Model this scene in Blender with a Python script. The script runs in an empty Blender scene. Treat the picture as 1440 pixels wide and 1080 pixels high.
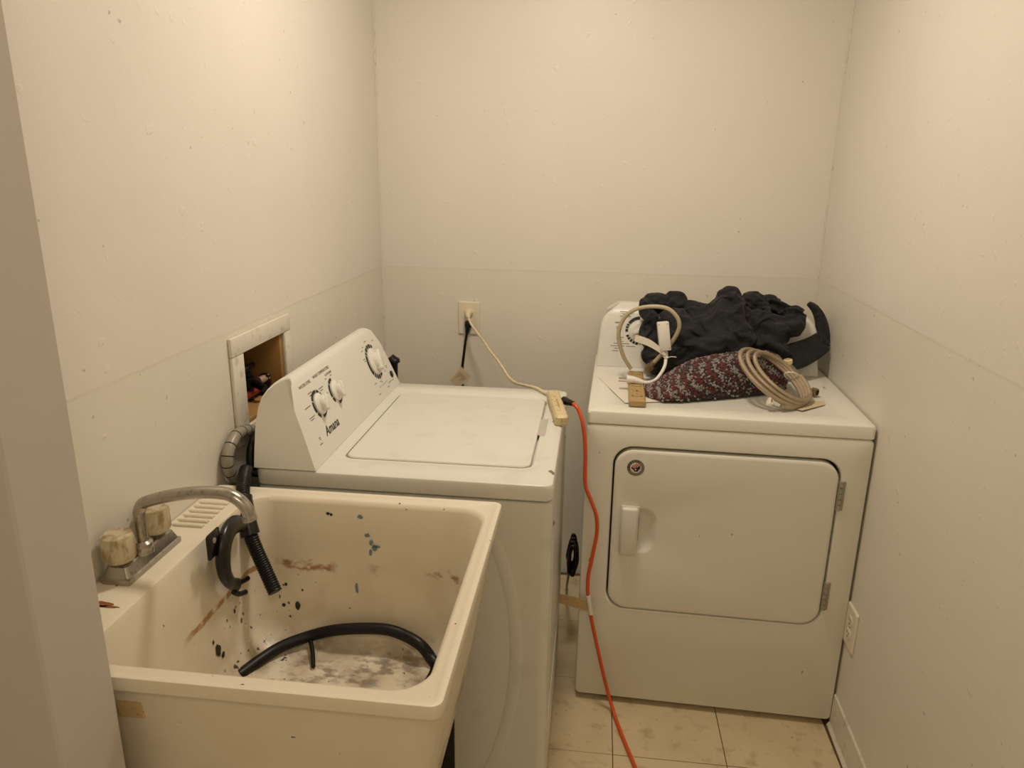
import bpy, bmesh, math, random
from mathutils import Vector, Matrix, noise
random.seed(7)
PI = math.pi
S = bpy.context.scene
COL = S.collection

# ---------------------------------------------------------------- camera, world, lamps, exposure
cd = bpy.data.cameras.new('camera'); cam = bpy.data.objects.new('camera', cd); COL.objects.link(cam)
cd.sensor_width = 36.0; cd.lens = 25.801; cd.clip_start = 0.02
rx = Vector((0.99328, 0.11487, 0.01438)); ux = Vector((-0.04571, 0.27504, 0.96034)); fx = Vector((-0.10636, 0.95454, -0.27844))
m = Matrix((rx, ux, -fx)).transposed().to_4x4(); m.translation = Vector((0.7711, -2.6033, 1.5258))
cam.matrix_world = m
S.camera = cam
w = bpy.data.worlds.new('world'); S.world = w; w.use_nodes = True
w.node_tree.nodes['Background'].inputs[0].default_value = (1.0, 0.80, 0.55, 1)
w.node_tree.nodes['Background'].inputs[1].default_value = 0.44
def lamp(name, loc, power, col, size, kind='POINT'):
    l = bpy.data.lights.new(name, kind); l.energy = power; l.color = col
    if kind == 'AREA': l.shape = 'DISK'; l.size = size
    else: l.shadow_soft_size = size
    o = bpy.data.objects.new(name, l); COL.objects.link(o); o.location = loc; return o
LX, LY = .68, -.96
lamp('room_light', (LX, LY, 2.435), 13.0, (1.0, 0.88, 0.74), 0.26, 'AREA')
lamp('hall_fill', (.95, -3.0, 2.30), 10.0, (1.0, 0.81, 0.58), 0.10)  # unseen fill light added behind the camera to brighten doorway-facing sides
vs = S.view_settings
vs.view_transform = 'Standard'; vs.look = 'None'; vs.gamma = 1.0; vs.use_curve_mapping = False
vs.exposure = 0.08

# ---------------------------------------------------------------- materials
def rgb(r, g, b):
    f = lambda c: ((c/255+0.055)/1.055)**2.4 if c > 10 else c/255/12.92
    return (f(r), f(g), f(b), 1)
class NT:
    def __init__(s, name):
        s.m = bpy.data.materials.new(name); s.m.use_nodes = True; s.t = s.m.node_tree
        s.b = s.t.nodes['Principled BSDF']; s.pos = None
    def n(s, typ, **kw):
        x = s.t.nodes.new(typ)
        for k, v in kw.items():
            if k.startswith('_'): setattr(x, k[1:], v)
            else: x.inputs[k.replace('__', ' ')].default_value = v
        return x
    def link(s, a, b): s.t.links.new(a, b)
    def coord(s):
        if s.pos is None: s.pos = s.n('ShaderNodeTexCoord').outputs['Object']
        return s.pos
    def math(s, op, a, b=None, c=None):
        x = s.n('ShaderNodeMath', _operation=op)
        for i, v in enumerate((a, b, c)):
            if v is None: continue
            if isinstance(v, (int, float)): x.inputs[i].default_value = v
            else: s.link(v, x.inputs[i])
        return x.outputs[0]
    def noise(s, scale, detail=3, stretch=None, off=(0, 0, 0)):
        x = s.n('ShaderNodeTexNoise', Scale=scale, Detail=detail)
        v = s.coord()
        if stretch or off != (0, 0, 0):
            mp = s.n('ShaderNodeMapping'); s.link(v, mp.inputs[0]); mp.inputs['Scale'].default_value = stretch or (1, 1, 1); mp.inputs['Location'].default_value = off
            v = mp.outputs[0]
        s.link(v, x.inputs['Vector']); return x.outputs['Fac']
    def step(s, v, a, b):
        x = s.n('ShaderNodeMapRange', _clamp=True); s.link(v, x.inputs[0])
        x.inputs[1].default_value = a; x.inputs[2].default_value = b; return x.outputs[0]
    def mix(s, fac, a, b):
        x = s.n('ShaderNodeMix', _data_type='RGBA')
        for v, i in ((fac, 0), (a, 6), (b, 7)):
            if isinstance(v, (int, float, tuple)): x.inputs[i].default_value = v
            else: s.link(v, x.inputs[i])
        return x.outputs[2]
    def xyz(s):
        x = s.n('ShaderNodeSeparateXYZ'); s.link(s.coord(), x.inputs[0]); return x.outputs
    def col(s, v):
        if isinstance(v, tuple): s.b.inputs['Base Color'].default_value = v
        else: s.link(v, s.b.inputs['Base Color'])
        return s
    def bump(s, h, strength=.3, dist=.002):
        x = s.n('ShaderNodeBump', Strength=strength, Distance=dist); s.link(h, x.inputs['Height']); s.link(x.outputs[0], s.b.inputs['Normal']); return s
    def set(s, rough=.5, metal=0., **kw):
        s.b.inputs['Roughness'].default_value = rough; s.b.inputs['Metallic'].default_value = metal
        for k, v in kw.items(): s.b.inputs[k.replace('_', ' ')].default_value = v
        return s
def mk(name, c, rough=.5, metal=0., var=.10, scale=9, bump=.05, bscale=120, dirt=None, dirtamt=.5, **kw):
    t = NT(name).set(rough, metal, **kw)
    d = tuple(x*(1-var) for x in c[:3])+(1,)
    v = t.mix(t.noise(scale), d, c)
    if dirt: v = t.mix(t.math('MULTIPLY', t.step(t.noise(scale*3.1, 6, off=(3, 1, 7)), .56, .70), dirtamt), v, dirt)
    t.col(v)
    if bump: t.bump(t.noise(bscale, 2), bump, .001)
    return t.m
def paint(name, upper, lower, zsplit, rough=.42):
    t = NT(name).set(rough)
    n1 = t.noise(3, 3); z = t.xyz()[2]
    wob = t.math('ADD', z, t.math('MULTIPLY', t.noise(6, 3), .006))
    low = t.mix(t.step(wob, zsplit-.002, zsplit+.004), lower, upper)
    c = t.mix(t.step(n1, .35, .75), low, t.mix(.045, low, rgb(120, 108, 84)))
    sp = t.step(t.noise(46, 2, off=(5, 5, 5)), .735, .76)
    c = t.mix(t.math('MULTIPLY', sp, .45), c, rgb(120, 105, 80))
    t.col(c)
    h = t.math('ADD', t.math('MULTIPLY', t.noise(240, 2), .25), t.math('ADD', t.math('MULTIPLY', t.step(t.noise(30, 1, off=(2, 0, 9)), .70, .76), 1.2), t.math('MULTIPLY', t.noise(9, 3), 2.0)))
    h = t.math('ADD', h, t.math('MULTIPLY', t.step(wob, zsplit-.003, zsplit+.003), .8))
    t.bump(h, .22, .003)
    return t.m
M = {}
WU = rgb(226, 220, 209); WL = rgb(224, 219, 205)
M['wall'] = paint('wall_paint', WU, WL, 1.19)
M['ceil'] = mk('ceiling_paint', rgb(228, 224, 216), .7)
M['jamb'] = mk('jamb_paint', rgb(194, 188, 180), .45, var=.04, bump=.12, bscale=60)
M['trim'] = mk('trim_paint', rgb(222, 216, 202), .4, var=.05, scale=14, dirt=rgb(150, 130, 98), dirtamt=.35)
M['enamel'] = mk('white_enamel', rgb(220, 219, 208), .26, var=.04, scale=5, bump=.015, bscale=300, dirt=rgb(150, 132, 100), dirtamt=.10)
M['panel'] = mk('white_plastic_panel', rgb(222, 220, 209), .36, var=.03, scale=6, bump=.02, bscale=400)
t = NT('scuffed_enamel').set(.30)
c = t.mix(t.noise(5), rgb(221, 219, 206), rgb(230, 228, 215))
c = t.mix(t.math('MULTIPLY', t.step(t.noise(60, 2, (1, .3, .45)), .75, .765), .6), c, rgb(86, 74, 58))
t.col(c).bump(t.noise(300, 1), .015, .001); M['scuff'] = t.m
M['recess_shade'] = mk('recess_shade_grey', rgb(188, 182, 170), .5, bump=0)  # grey that paints in the shade of the washer's hand recess
M['gap'] = mk('dark_gap', rgb(40, 36, 30), .8, bump=0)
M['print'] = mk('black_print', rgb(34, 32, 30), .5, bump=0, var=.02)
M['grey_print'] = mk('grey_print', rgb(120, 114, 102), .5, bump=0, var=.02)
M['black'] = mk('black_rubber', rgb(9, 9, 9), .42, var=.3, scale=30, bump=.1, Specular_IOR_Level=.35)
M['blackplastic'] = mk('black_plastic', rgb(8, 8, 8), .3, var=.2, bump=.02)
M['blackmetal'] = mk('black_steel', rgb(20, 19, 18), .5, .2)
M['orange'] = mk('orange_vinyl', rgb(214, 84, 30), .38, var=.12, scale=25, bump=.02)
M['cream'] = mk('cream_vinyl', rgb(222, 208, 172), .4, var=.10, scale=20, bump=.03, dirt=rgb(150, 124, 76), dirtamt=.5)
M['dirtycream'] = mk('grimy_cream_plastic', rgb(214, 196, 150), .45, var=.14, scale=40, bump=.1, dirt=rgb(104, 78, 40), dirtamt=.65)
M['outlet'] = mk('ivory_plastic', rgb(226, 217, 196), .32, var=.03, bump=0)
M['whiteplastic'] = mk('white_cord_plastic', rgb(228, 222, 212), .35, var=.05, scale=30, bump=0)
M['paper'] = mk('paper', rgb(226, 220, 206), .8, var=.08, scale=40, bump=.05)
M['tanpaper'] = mk('tan_paper', rgb(205, 176, 130), .8, var=.2, scale=60, bump=.05, dirt=rgb(120, 88, 50), dirtamt=.5)
M['tag'] = mk('buff_paper', rgb(206, 188, 156), .8, var=.1, scale=50, bump=.03)
M['tan'] = mk('tan_plastic', rgb(176, 148, 98), .5, var=.2, scale=35, bump=.08, dirt=rgb(120, 84, 40), dirtamt=.5)
M['brass'] = mk('brass', rgb(136, 116, 84), .45, .45, var=.3, scale=60, bump=.05)
M['chrome'] = mk('worn_chrome', rgb(186, 180, 170), .26, .92, var=.28, scale=40, bump=.06, bscale=60, dirt=rgb(120, 108, 88), dirtamt=.6)
M['steel'] = mk('hinge_steel', rgb(176, 170, 156), .42, .35, var=.3, scale=80)
M['wood'] = mk('raw_wood', rgb(172, 130, 72), .7, var=.3, scale=18, bump=.2, bscale=90)
M['darkwood'] = mk('aged_wood', rgb(112, 78, 44), .75, var=.35, scale=12, bump=.2, bscale=90)
M['red'] = mk('red_valve_paint', rgb(140, 40, 32), .4, var=.2, scale=60)
M['copper'] = mk('white_crusted_pipe', rgb(178, 146, 130), .5, .1, var=.25, scale=70)
M['cloth'] = mk('black_cotton', rgb(21, 22, 24), .85, var=.25, scale=30, bump=.35, bscale=900, Sheen_Weight=.06, Sheen_Roughness=.5)
for k, cc in (('tuft_red', (104, 36, 36)), ('tuft_grey', (150, 142, 138)), ('tuft_dark', (46, 42, 44)), ('tuft_wine', (74, 40, 42))):
    M[k] = mk(k+'_yarn', rgb(*cc), .95, var=.35, scale=120, bump=.6, bscale=600, Sheen_Weight=.2)
# acrylic tap knob, clouded with lime
t = NT('clouded_acrylic').set(.18, 0, Transmission_Weight=.35, IOR=1.45)
t.col(t.mix(t.step(t.noise(70, 4, (1, 1, .5)), .46, .62), rgb(228, 216, 184), rgb(182, 156, 110))).bump(t.noise(90, 4), .3, .002); M['acrylic'] = t.m
# braided hose and vinyl-sheathed hose: pattern from the tube's own UVs
def braid(name, a, b, rough, metal, su, sv):
    t = NT(name).set(rough, metal)
    uv = t.n('ShaderNodeTexCoord').outputs['UV']; sp = t.n('ShaderNodeSeparateXYZ'); t.link(uv, sp.inputs[0])
    u = t.math('MULTIPLY', sp.outputs[0], su); v = t.math('MULTIPLY', sp.outputs[1], sv)
    p = t.math('SINE', t.math('ADD', u, v)); q = t.math('SINE', t.math('SUBTRACT', u, v))
    h = t.math('MAXIMUM', p, q)
    t.col(t.mix(t.step(h, -.2, .9), a, t.mix(t.noise(40), b, tuple(x*.7 for x in b[:3])+(1,)))).bump(h, .4, .001)
    return t.m
M['braid'] = braid('braided_steel', rgb(112, 92, 68), rgb(214, 196, 168), .34, .55, 2600, 6*2*PI)
M['greyhose'] = mk('grey_hose_vinyl', rgb(186, 172, 142), .4, var=.14, scale=22, bump=.03)
M['ribgrey'] = mk('grey_ribbed_hose', rgb(150, 143, 128), .34, var=.15, scale=30)
# floor tile
t = NT('beige_floor_tile').set(.42)
t.pos = t.n('ShaderNodeNewGeometry').outputs['Position']      # so that no two tiles repeat
oi = t.n('ShaderNodeObjectInfo').outputs['Random']
c = t.mix(t.noise(7, 5), rgb(190, 172, 136), rgb(222, 206, 172))
c = t.mix(t.math('MULTIPLY', oi, .25), c, rgb(196, 176, 138))
c = t.mix(t.math('MULTIPLY', t.step(t.noise(22, 6, off=(4, 2, 0)), .55, .72), .55), c, rgb(150, 122, 80))
c = t.mix(t.math('MULTIPLY', t.step(t.noise(85, 3, off=(1, 9, 0)), .70, .74), .8), c, rgb(70, 54, 34))
t.col(c).bump(t.noise(60, 3), .1, .001); M['tile'] = t.m
M['grout'] = mk('floor_joint', rgb(104, 78, 46), .9, bump=.1)
# sink: off-white moulded plastic with rust line, paint flecks and grime
t = NT('stained_tub_plastic').set(.38)
X, Y, Z = t.xyz(); X = t.math('ADD', X, .30); Y = t.math('ADD', Y, -1.55)      # part frame to room frame
base = t.mix(t.noise(5, 3), rgb(218, 208, 186), rgb(229, 220, 200))
grime = t.math('MULTIPLY', t.step(t.noise(13, 6), .44, .70), t.step(Z, .82, .60))
c = t.mix(t.math('MULTIPLY', grime, .34), base, rgb(160, 126, 74))
inx = t.math('MULTIPLY', t.step(X, .05, .07), t.step(Z, .884, .878))
rl = t.math('MULTIPLY', t.step(t.math('ABSOLUTE', t.math('SUBTRACT', Z, t.math('ADD', .737, t.math('MULTIPLY', t.noise(30, 3), .012)))), .0075, .004), t.step(X, .118, .112))
rl = t.math('MULTIPLY', t.math('MULTIPLY', rl, t.math('MULTIPLY', t.step(t.noise(38, 4, off=(0, 3, 0)), .34, .46), t.step(Y, -1.60, -1.56))), inx)
c = t.mix(t.math('MULTIPLY', rl, .85), c, rgb(160, 108, 52))
def box(v, a, b, e=.012): return t.math('MULTIPLY', t.step(v, a-e, a+e), t.step(v, b+e, b-e))
rb = t.step(t.math('ABSOLUTE', t.math('SUBTRACT', Z, t.math('ADD', .727, t.math('MULTIPLY', t.noise(45, 3), .03)))), .012, .005)
pat = t.math('MAXIMUM', box(X, .150, .268), t.math('MAXIMUM', t.math('MULTIPLY', box(X, .345, .365), .7), box(X, .462, .535)))
rb = t.math('MULTIPLY', t.math('MULTIPLY', rb, pat), t.math('MULTIPLY', t.step(t.noise(42, 5, (1, 1, 1.6), (7, 0, 0)), .42, .58), box(Y, -1.348, -1.285, .004)))
c = t.mix(t.math('MULTIPLY', rb, .85), c, rgb(150, 102, 50))
floorm = t.step(Z, .62, .572)
fd = t.math('MULTIPLY', t.step(t.noise(11, 7, (1, 1, 1), (2, 6, 1)), .42, .60), floorm)
c = t.mix(t.math('MULTIPLY', fd, .62), c, rgb(128, 98, 62))
fd2 = t.math('MULTIPLY', t.math('MULTIPLY', t.step(t.noise(30, 7, (1, 1.6, 1), (4, 2, 8)), .50, .62), floorm), t.step(t.noise(5, 2, off=(6, 2, 2)), .42, .56))
c = t.mix(t.math('MULTIPLY', fd2, .7), c, rgb(86, 66, 44))
sc = t.math('MULTIPLY', t.step(t.noise(34, 5, (1, 2.2, 1), (9, 1, 4)), .56, .62), t.math('MULTIPLY', floorm, t.step(t.noise(6, 2, off=(1, 1, 1)), .5, .6)))
c = t.mix(t.math('MULTIPLY', sc, .6), c, rgb(110, 130, 136))
lowm = t.math('ADD', .02, t.math('MULTIPLY', t.step(Z, .76, .60), t.math('ADD', .045, t.math('MULTIPLY', t.step(X, .22, .10), .05))))
sp = t.math('GREATER_THAN', t.noise(75, 3, off=(3, 3, 3)), t.math('SUBTRACT', .765, lowm))
c = t.mix(t.math('MULTIPLY', sp, .9), c, rgb(44, 34, 24))
sp2 = t.math('GREATER_THAN', t.noise(32, 4, off=(8, 1, 3)), t.math('SUBTRACT', .80, t.math('MULTIPLY', lowm, 1.3)))
c = t.mix(t.math('MULTIPLY', sp2, .9), c, rgb(30, 26, 24))
t.col(c).bump(t.noise(40, 4), .08, .002); M['tub'] = t.m
M['bluepaint'] = mk('blue_grey_paint', rgb(110, 138, 146), .6)
M['rust'] = mk('rust_stain', rgb(150, 92, 40), .7, var=.4, scale=120)

# ---------------------------------------------------------------- geometry helpers
def smoothpts(pts, n=8, closed=False):
    P = [Vector(p) for p in pts]; N = len(P); out = []
    for i in range(N if closed else N-1):
        if closed: a, b, c_, d = P[i-1], P[i], P[(i+1) % N], P[(i+2) % N]
        else: a, b, c_, d = P[max(i-1, 0)], P[i], P[i+1], P[min(i+2, N-1)]
        for k in range(n):
            s = k/n
            out.append(.5*((2*b)+(c_-a)*s+(2*a-5*b+4*c_-d)*s*s+(3*b-a-3*c_+d)*s**3))
    if not closed: out.append(P[-1])
    return out
class G:
    """collects vertices and faces of ONE mesh"""
    def __init__(s): s.v = []; s.f = []; s.mi = []; s.uv = None
    def add(s, vs, fs, mi=0):
        o = len(s.v); s.v += [tuple(x) for x in vs]; s.f += [tuple(i+o for i in f) for f in fs]; s.mi += [mi]*len(fs); return s
    def bm(s, b, mi=0):
        b.verts.index_update(); s.add([v.co[:] for v in b.verts], [[v.index for v in f.verts] for f in b.faces], mi); b.free(); return s
    def box(s, a, b, bev=0., seg=2, M_=None, mi=0):
        B = bmesh.new(); bmesh.ops.create_cube(B, size=1)
        for v in B.verts: v.co = Vector([(a[i]+b[i])/2+v.co[i]*(b[i]-a[i]) for i in range(3)])
        if bev: bmesh.ops.bevel(B, geom=list(B.edges), offset=bev, segments=seg, profile=.5, affect='EDGES')
        if M_ is not None: B.transform(M_)
        return s.bm(B, mi)
    def tube(s, pts, r, n=12, sm=8, closed=False, cap=True, rib=None, flat=1., up=None, mi=0):
        P = smoothpts(pts, sm, closed) if sm else [Vector(p) for p in pts]
        if rib:
            L = 0; Q = [P[0]]; rest = []
            for a, b in zip(P, P[1:]):
                k = max(1, int((b-a).length/rib*3))
                for j in range(k): Q.append(a.lerp(b, (j+1)/k))
            P = Q
        N = len(P); T = []
        for i in range(N):
            a = P[i-1] if (i > 0 or closed) else P[0]; b = P[(i+1) % N] if (i < N-1 or closed) else P[-1]
            T.append((b-a).normalized())
        nrm = Vector(up) if up else (Vector((0, 0, 1)) if abs(T[0].z) < .9 else Vector((1, 0, 0)))
        vs = []; fs = []; Ls = [0]
        for i in range(1, N): Ls.append(Ls[-1]+(P[i]-P[i-1]).length)
        for i in range(N):
            nrm = (nrm-T[i]*nrm.dot(T[i])).normalized(); bi = T[i].cross(nrm)
            rr = r(i/(N-1)) if callable(r) else r
            if rib: rr *= 1.0 if i % 3 else .90
            for k in range(n):
                a = 2*PI*k/n; vs.append(P[i]+(nrm*math.cos(a)*flat+bi*math.sin(a))*rr)
        for i in range(N if closed else N-1):
            for k in range(n):
                a = i*n+k; b = i*n+(k+1) % n; c2 = ((i+1) % N)*n+(k+1) % n; d = ((i+1) % N)*n+k
                fs.append((a, b, c2, d))
        if cap and not closed: fs += [tuple(range(n))[::-1], tuple((N-1)*n+k for k in range(n))]
        s.Ls = Ls; s.n = n; return s.add(vs, fs, mi)
    def lathe(s, prof, n=24, M_=None, mi=0):
        vs = []; fs = []; N = len(prof)
        for r, z in prof:
            for k in range(n): a = 2*PI*k/n; vs.append(Vector((r*math.cos(a), r*math.sin(a), z)))
        for i in range(N-1):
            for k in range(n): fs.append((i*n+k, i*n+(k+1) % n, (i+1)*n+(k+1) % n, (i+1)*n+k))
        fs += [tuple(range(n))[::-1], tuple((N-1)*n+k for k in range(n))]
        if M_ is not None: vs = [M_ @ v for v in vs]
        return s.add(vs, fs, mi)
    def loft(s, loops, cap0=True, cap1=True, mi=0):
        n = len(loops[0]); vs = [p for l in loops for p in l]; fs = []
        for i in range(len(loops)-1):
            for k in range(n): fs.append((i*n+k, i*n+(k+1) % n, (i+1)*n+(k+1) % n, (i+1)*n+k))
        if cap0: fs.append(tuple(range(n))[::-1])
        if cap1: fs.append(tuple((len(loops)-1)*n+k for k in range(n)))
        return s.add(vs, fs, mi)
    def xf(s, M_): s.v = [tuple(M_ @ Vector(p)) for p in s.v]; return s
def rrect(x0, x1, y0, y1, r, z=0, k=8, f=None):
    out = []
    for cx, cy, a0 in ((x1-r, y1-r, 0), (x0+r, y1-r, PI/2), (x0+r, y0+r, PI), (x1-r, y0+r, 1.5*PI)):
        for i in range(k+1):
            a = a0+PI/2*i/k; p = (cx+r*math.cos(a), cy+r*math.sin(a), z); out.append(f(*p) if f else p)
    return out
def obj(name, g, mat, parent=None, smooth=35, sub=0):
    me = bpy.data.meshes.new(name)
    if isinstance(g, G):
        me.from_pydata(g.v, [], g.f)
        for mm in (mat if isinstance(mat, (list, tuple)) else [mat]): me.materials.append(M[mm])
        if len(me.materials) > 1: me.polygons.foreach_set('material_index', g.mi)
        if hasattr(g, 'Ls'):
            uv = me.uv_layers.new(name='UVMap'); n = g.n; N = len(g.Ls)
            for li, lp in enumerate(me.loops):
                i, k = divmod(lp.vertex_index, n)
                if i < N: uv.data[li].uv = (g.Ls[i], k/n)
        bmx = bmesh.new(); bmx.from_mesh(me); bmesh.ops.recalc_face_normals(bmx, faces=bmx.faces); bmx.to_mesh(me); bmx.free()
    else:
        me = g; me.materials.clear(); me.materials.append(M[mat])
    o = bpy.data.objects.new(name, me); COL.objects.link(o)
    if parent is not None:
        o.parent = parent
        if '_m' in parent: me.transform(BASE[parent.name].inverted())
    if smooth:
        me.polygons.foreach_set('use_smooth', [True]*len(me.polygons)); me.set_sharp_from_angle(angle=math.radians(smooth))
    if sub:
        md = o.modifiers.new('sub', 'SUBSURF'); md.levels = md.render_levels = sub
    return o
BASE = {}
def part(name, g, mat, parent, smooth=35, **kw):
    """child mesh given in world coordinates (or in its thing's own frame for dryer parts)"""
    root = parent
    while root.parent is not None: root = root.parent
    if not LOCAL.get(root.name) and root.name in BASE and isinstance(g, G): g.xf(BASE[root.name].inverted())
    o = obj(name, g, mat, None, smooth, **kw); o.parent = parent
    if name in TINY: o['kind'] = 'stuff'
    return o
TINY = ('grime_fleck', 'panel_print', 'dial_marks', 'lettering', 'paint_fleck', 'rust_stain', 'stripes', 'print', 'embossing', 'rivet')
LOCAL = {}
def tag(o, label, cat, group=None):
    o['label'] = label; o['category'] = cat
    if group: o['group'] = group
    return o
def thing(name, loc, rz, label, cat, group=None, local=False):
    o = bpy.data.objects.new(name, None); COL.objects.link(o); o.empty_display_size = .05
    o.location = loc; o.rotation_euler = (0, 0, rz)
    BASE[o.name] = Matrix.Translation(loc) @ Matrix.Rotation(rz, 4, 'Z'); LOCAL[o.name] = local
    return tag(o, label, cat, group)
def struct(name, g, mat, smooth=0):
    o = obj(name, g, mat, None, smooth); o['kind'] = 'structure'; return o
def text(s, size, M_, shear=0., align='LEFT', ext=.0002, bold=0.):
    cu = bpy.data.curves.new('t', 'FONT'); cu.body = s; cu.size = size; cu.shear = shear; cu.align_x = align; cu.extrude = ext; cu.offset = bold; cu.resolution_u = 2
    ob = bpy.data.objects.new('t', cu); COL.objects.link(ob)
    dg = bpy.context.evaluated_depsgraph_get(); me = bpy.data.meshes.new_from_object(ob.evaluated_get(dg))
    vs = [M_ @ v.co for v in me.vertices]; fs = [tuple(p.vertices) for p in me.polygons]
    bpy.data.objects.remove(ob); bpy.data.curves.remove(cu); bpy.data.meshes.remove(me)
    return vs, fs
def frame(o, x, y):
    x = Vector(x).normalized(); y = Vector(y).normalized(); z = x.cross(y)
    m_ = Matrix((x, y, z)).transposed().to_4x4(); m_.translation = Vector(o); return m_
def ringarc(r0, r1, a0, a1, n=6, h=.0006):
    vs = []; fs = []
    for i in range(n+1):
        a = a0+(a1-a0)*i/n
        for r in (r0, r1):
            for z in (0, h): vs.append(Vector((r*math.cos(a), r*math.sin(a), z)))
    for i in range(n):
        b = i*4
        fs += [(b+1, b+3, b+7, b+5), (b, b+1, b+5, b+4), (b+3, b+2, b+6, b+7)]
    return vs, fs

# ---------------------------------------------------------------- room shell
YF = -3.6; HT = 2.45
def wr(y): return 1.5262+.0254*y
g = G(); g.box((-.3, YF, -.06), (1.8, .2, -.004)); floor = struct('floor', g, 'grout')
TX, TY, TS = .8771, -.9364, .305
base_tile = None
for i in range(-3, 3):
    for j in range(-9, 4):
        x0 = TX+i*TS; y0 = TY+j*TS
        xa, xb = max(x0+.0012, -.0), min(x0+TS-.0012, wr(y0)-.001); ya, yb = max(y0+.001, YF+.02), min(y0+TS-.001, -.001)
        if xb-xa < .02 or yb-ya < .02: continue
        dz = -.0006+.0009*random.random()
        full = abs(xb-xa-TS+.0024) < 1e-4 and abs(yb-ya-TS+.002) < 1e-4
        if full and base_tile is not None:
            o = base_tile.copy(); COL.objects.link(o)
        else:
            g = G(); g.box((-(xb-xa)/2, -(yb-ya)/2, -.004), ((xb-xa)/2, (yb-ya)/2, .0), .0008, 1)
            o = obj('tile', g, 'tile', None, 0)
            if full: base_tile = o
        o.parent = floor; o.location = ((xa+xb)/2, (ya+yb)/2, dz)
g = G()
OY0, OY1, OZ0, OZ1 = -1.110, -.886, .965, 1.137      # hole of the recessed valve box
g.box((-.14, YF, -.05), (0, OY0, HT)); g.box((-.14, OY1, -.05), (0, .14, HT)); g.box((-.14, OY0, -.05), (0, OY1, OZ0)); g.box((-.14, OY0, OZ1), (0, OY1, HT))
wall_left = struct('wall_left', g, 'wall')
g = G(); g.box((-.14, 0, -.05), (1.7, .14, HT)); wall_back = struct('wall_back', g, 'wall')
g = G(); g.add([(wr(.14), .14, -.05), (wr(YF), YF, -.05), (1.72, YF, -.05), (1.72, .14, -.05), (wr(.14), .14, HT), (wr(YF), YF, HT), (1.72, YF, HT), (1.72, .14, HT)],
      [(0, 1, 5, 4), (1, 2, 6, 5), (2, 3, 7, 6), (3, 0, 4, 7), (0, 3, 2, 1), (4, 5, 6, 7)])
wall_right = struct('wall_right', g, 'wall')
g = G(); g.box((-.14, YF, HT), (1.72, .14, HT+.08)); struct('ceiling', g, 'ceil')
g = G()
g.loft([[(-.0, -1.965, z), (.172, -1.965, z), (.176, -1.963, z), (.189, -1.882, z), (.186, -1.878, z), (-.0, -1.878, z)] for z in (0, HT)])
struct('wall_front', g, 'jamb', 20)
# caulk beads in the two back corners
for nm, x in (('trim_1', .0), ('trim_2', wr(0))):
    pts = [(x+(.0015 if x < 1 else -.0015), -.0015, z/20*HT) for z in range(21)]
    g = G(); g.tube(pts, lambda s: .0035+.0012*noise.noise((s*30, x, 0)), 6, 1); struct(nm, g, 'trim', 60)
g = G()
def cove(y): x = wr(y)-.0005; return [(x, y, 0), (x-.013, y, 0), (x-.013, y, .004), (x-.006, y, .014), (x-.005, y, .104), (x-.002, y, .108), (x, y, .108)]
g.loft([cove(-.742), cove(-1.6), cove(-2.6), cove(YF+.01)]); struct('baseboard_right', g, 'trim', 30)
g = G(); g.box((.0005, -.45, 0), (.008, -.002, .1), .002); struct('baseboard_left', g, 'trim')

# ceiling lamp (above the frame)
cl = thing('ceiling_light', (LX, LY, HT), 0, 'round flush ceiling light with a steel rim above the washing machine', 'lamp')
g = G(); g.loft([[(LX+r*math.cos(i*PI/16), LY+r*math.sin(i*PI/16), HT+z) for i in range(32)] for r, z in ((.135, -.001), (.135, -.022), (.155, -.022), (.16, -.001))], False, False); part('rim', g, 'steel', cl)

# ---------------------------------------------------------------- recessed valve box in the left wall
vb = thing('valve_box', (0, -1.0, .96), 0, 'white-trimmed recessed valve box with open wooden niche in the left wall', 'valve box')
e = .0005
g = G(); g.box((e, -1.161, OZ1-.004), (.009, -.853, 1.174), .002); part('top_board', g, 'trim', vb)
g = G(); g.box((e, -1.161, .93), (.0085, -1.108, OZ1-.0045), .002); part('side_board', g, 'trim', vb)
g = G(); g.box((e, -.888, .93), (.0085, -.853, OZ1-.0045), .002); part('side_board', g, 'trim', vb)
g = G(); g.box((e, -1.1075, .925), (.011, -.8885, .966), .002); part('bottom_board', g, 'trim', vb)
g = G(); g.box((-.118, OY0+.001, OZ0+.001), (-.108, OY1-.001, OZ1-.001)); part('back_panel', g, 'darkwood', vb)
g = G(); g.box((-.107, OY1-.016, OZ0+.012), (-.001, OY1-.001, OZ1-.001), .001); part('side_panel', g, 'wood', vb)
g = G(); g.box((-.107, OY0+.001, OZ0+.012), (-.001, OY0+.012, OZ1-.001), .001); part('side_panel', g, 'wood', vb)
g = G(); g.box((-.107, OY0+.001, OZ0+.001), (.004, OY1-.001, OZ0+.011), .001); part('shelf_panel', g, 'wood', vb)
g = G(); g.box((-.107, -.955, OZ0+.012), (-.095, -.915, OZ1-.002), .001); part('stud', g, 'wood', vb)
zf = OZ0+.0115
v1 = thing('shutoff_valve', (-.06, -.965, zf), 0, 'black T-handled shutoff valve standing in the recessed wall box', 'valve')
g = G(); g.lathe([(.012, 0), (.012, .03), (.017, .035), (.017, .058), (.009, .063), (.009, .07)], 16, Matrix.Translation((-.06, -.965, zf))); part('body', g, 'blackplastic', v1)
g = G(); g.box((-.066, -1.0, zf+.075), (-.054, -.928, zf+.088), .004); g.lathe([(.006, .068), (.006, .08)], 10, Matrix.Translation((-.06, -.965, zf))); part('handle', g, 'blackplastic', v1)
g = G(); g.tube([(-.06, -.965, zf+.045), (-.035, -.972, zf+.043), (-.012, -.978, zf+.035)], .010, 12, 4); part('spout', g, 'blackplastic', v1)
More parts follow.
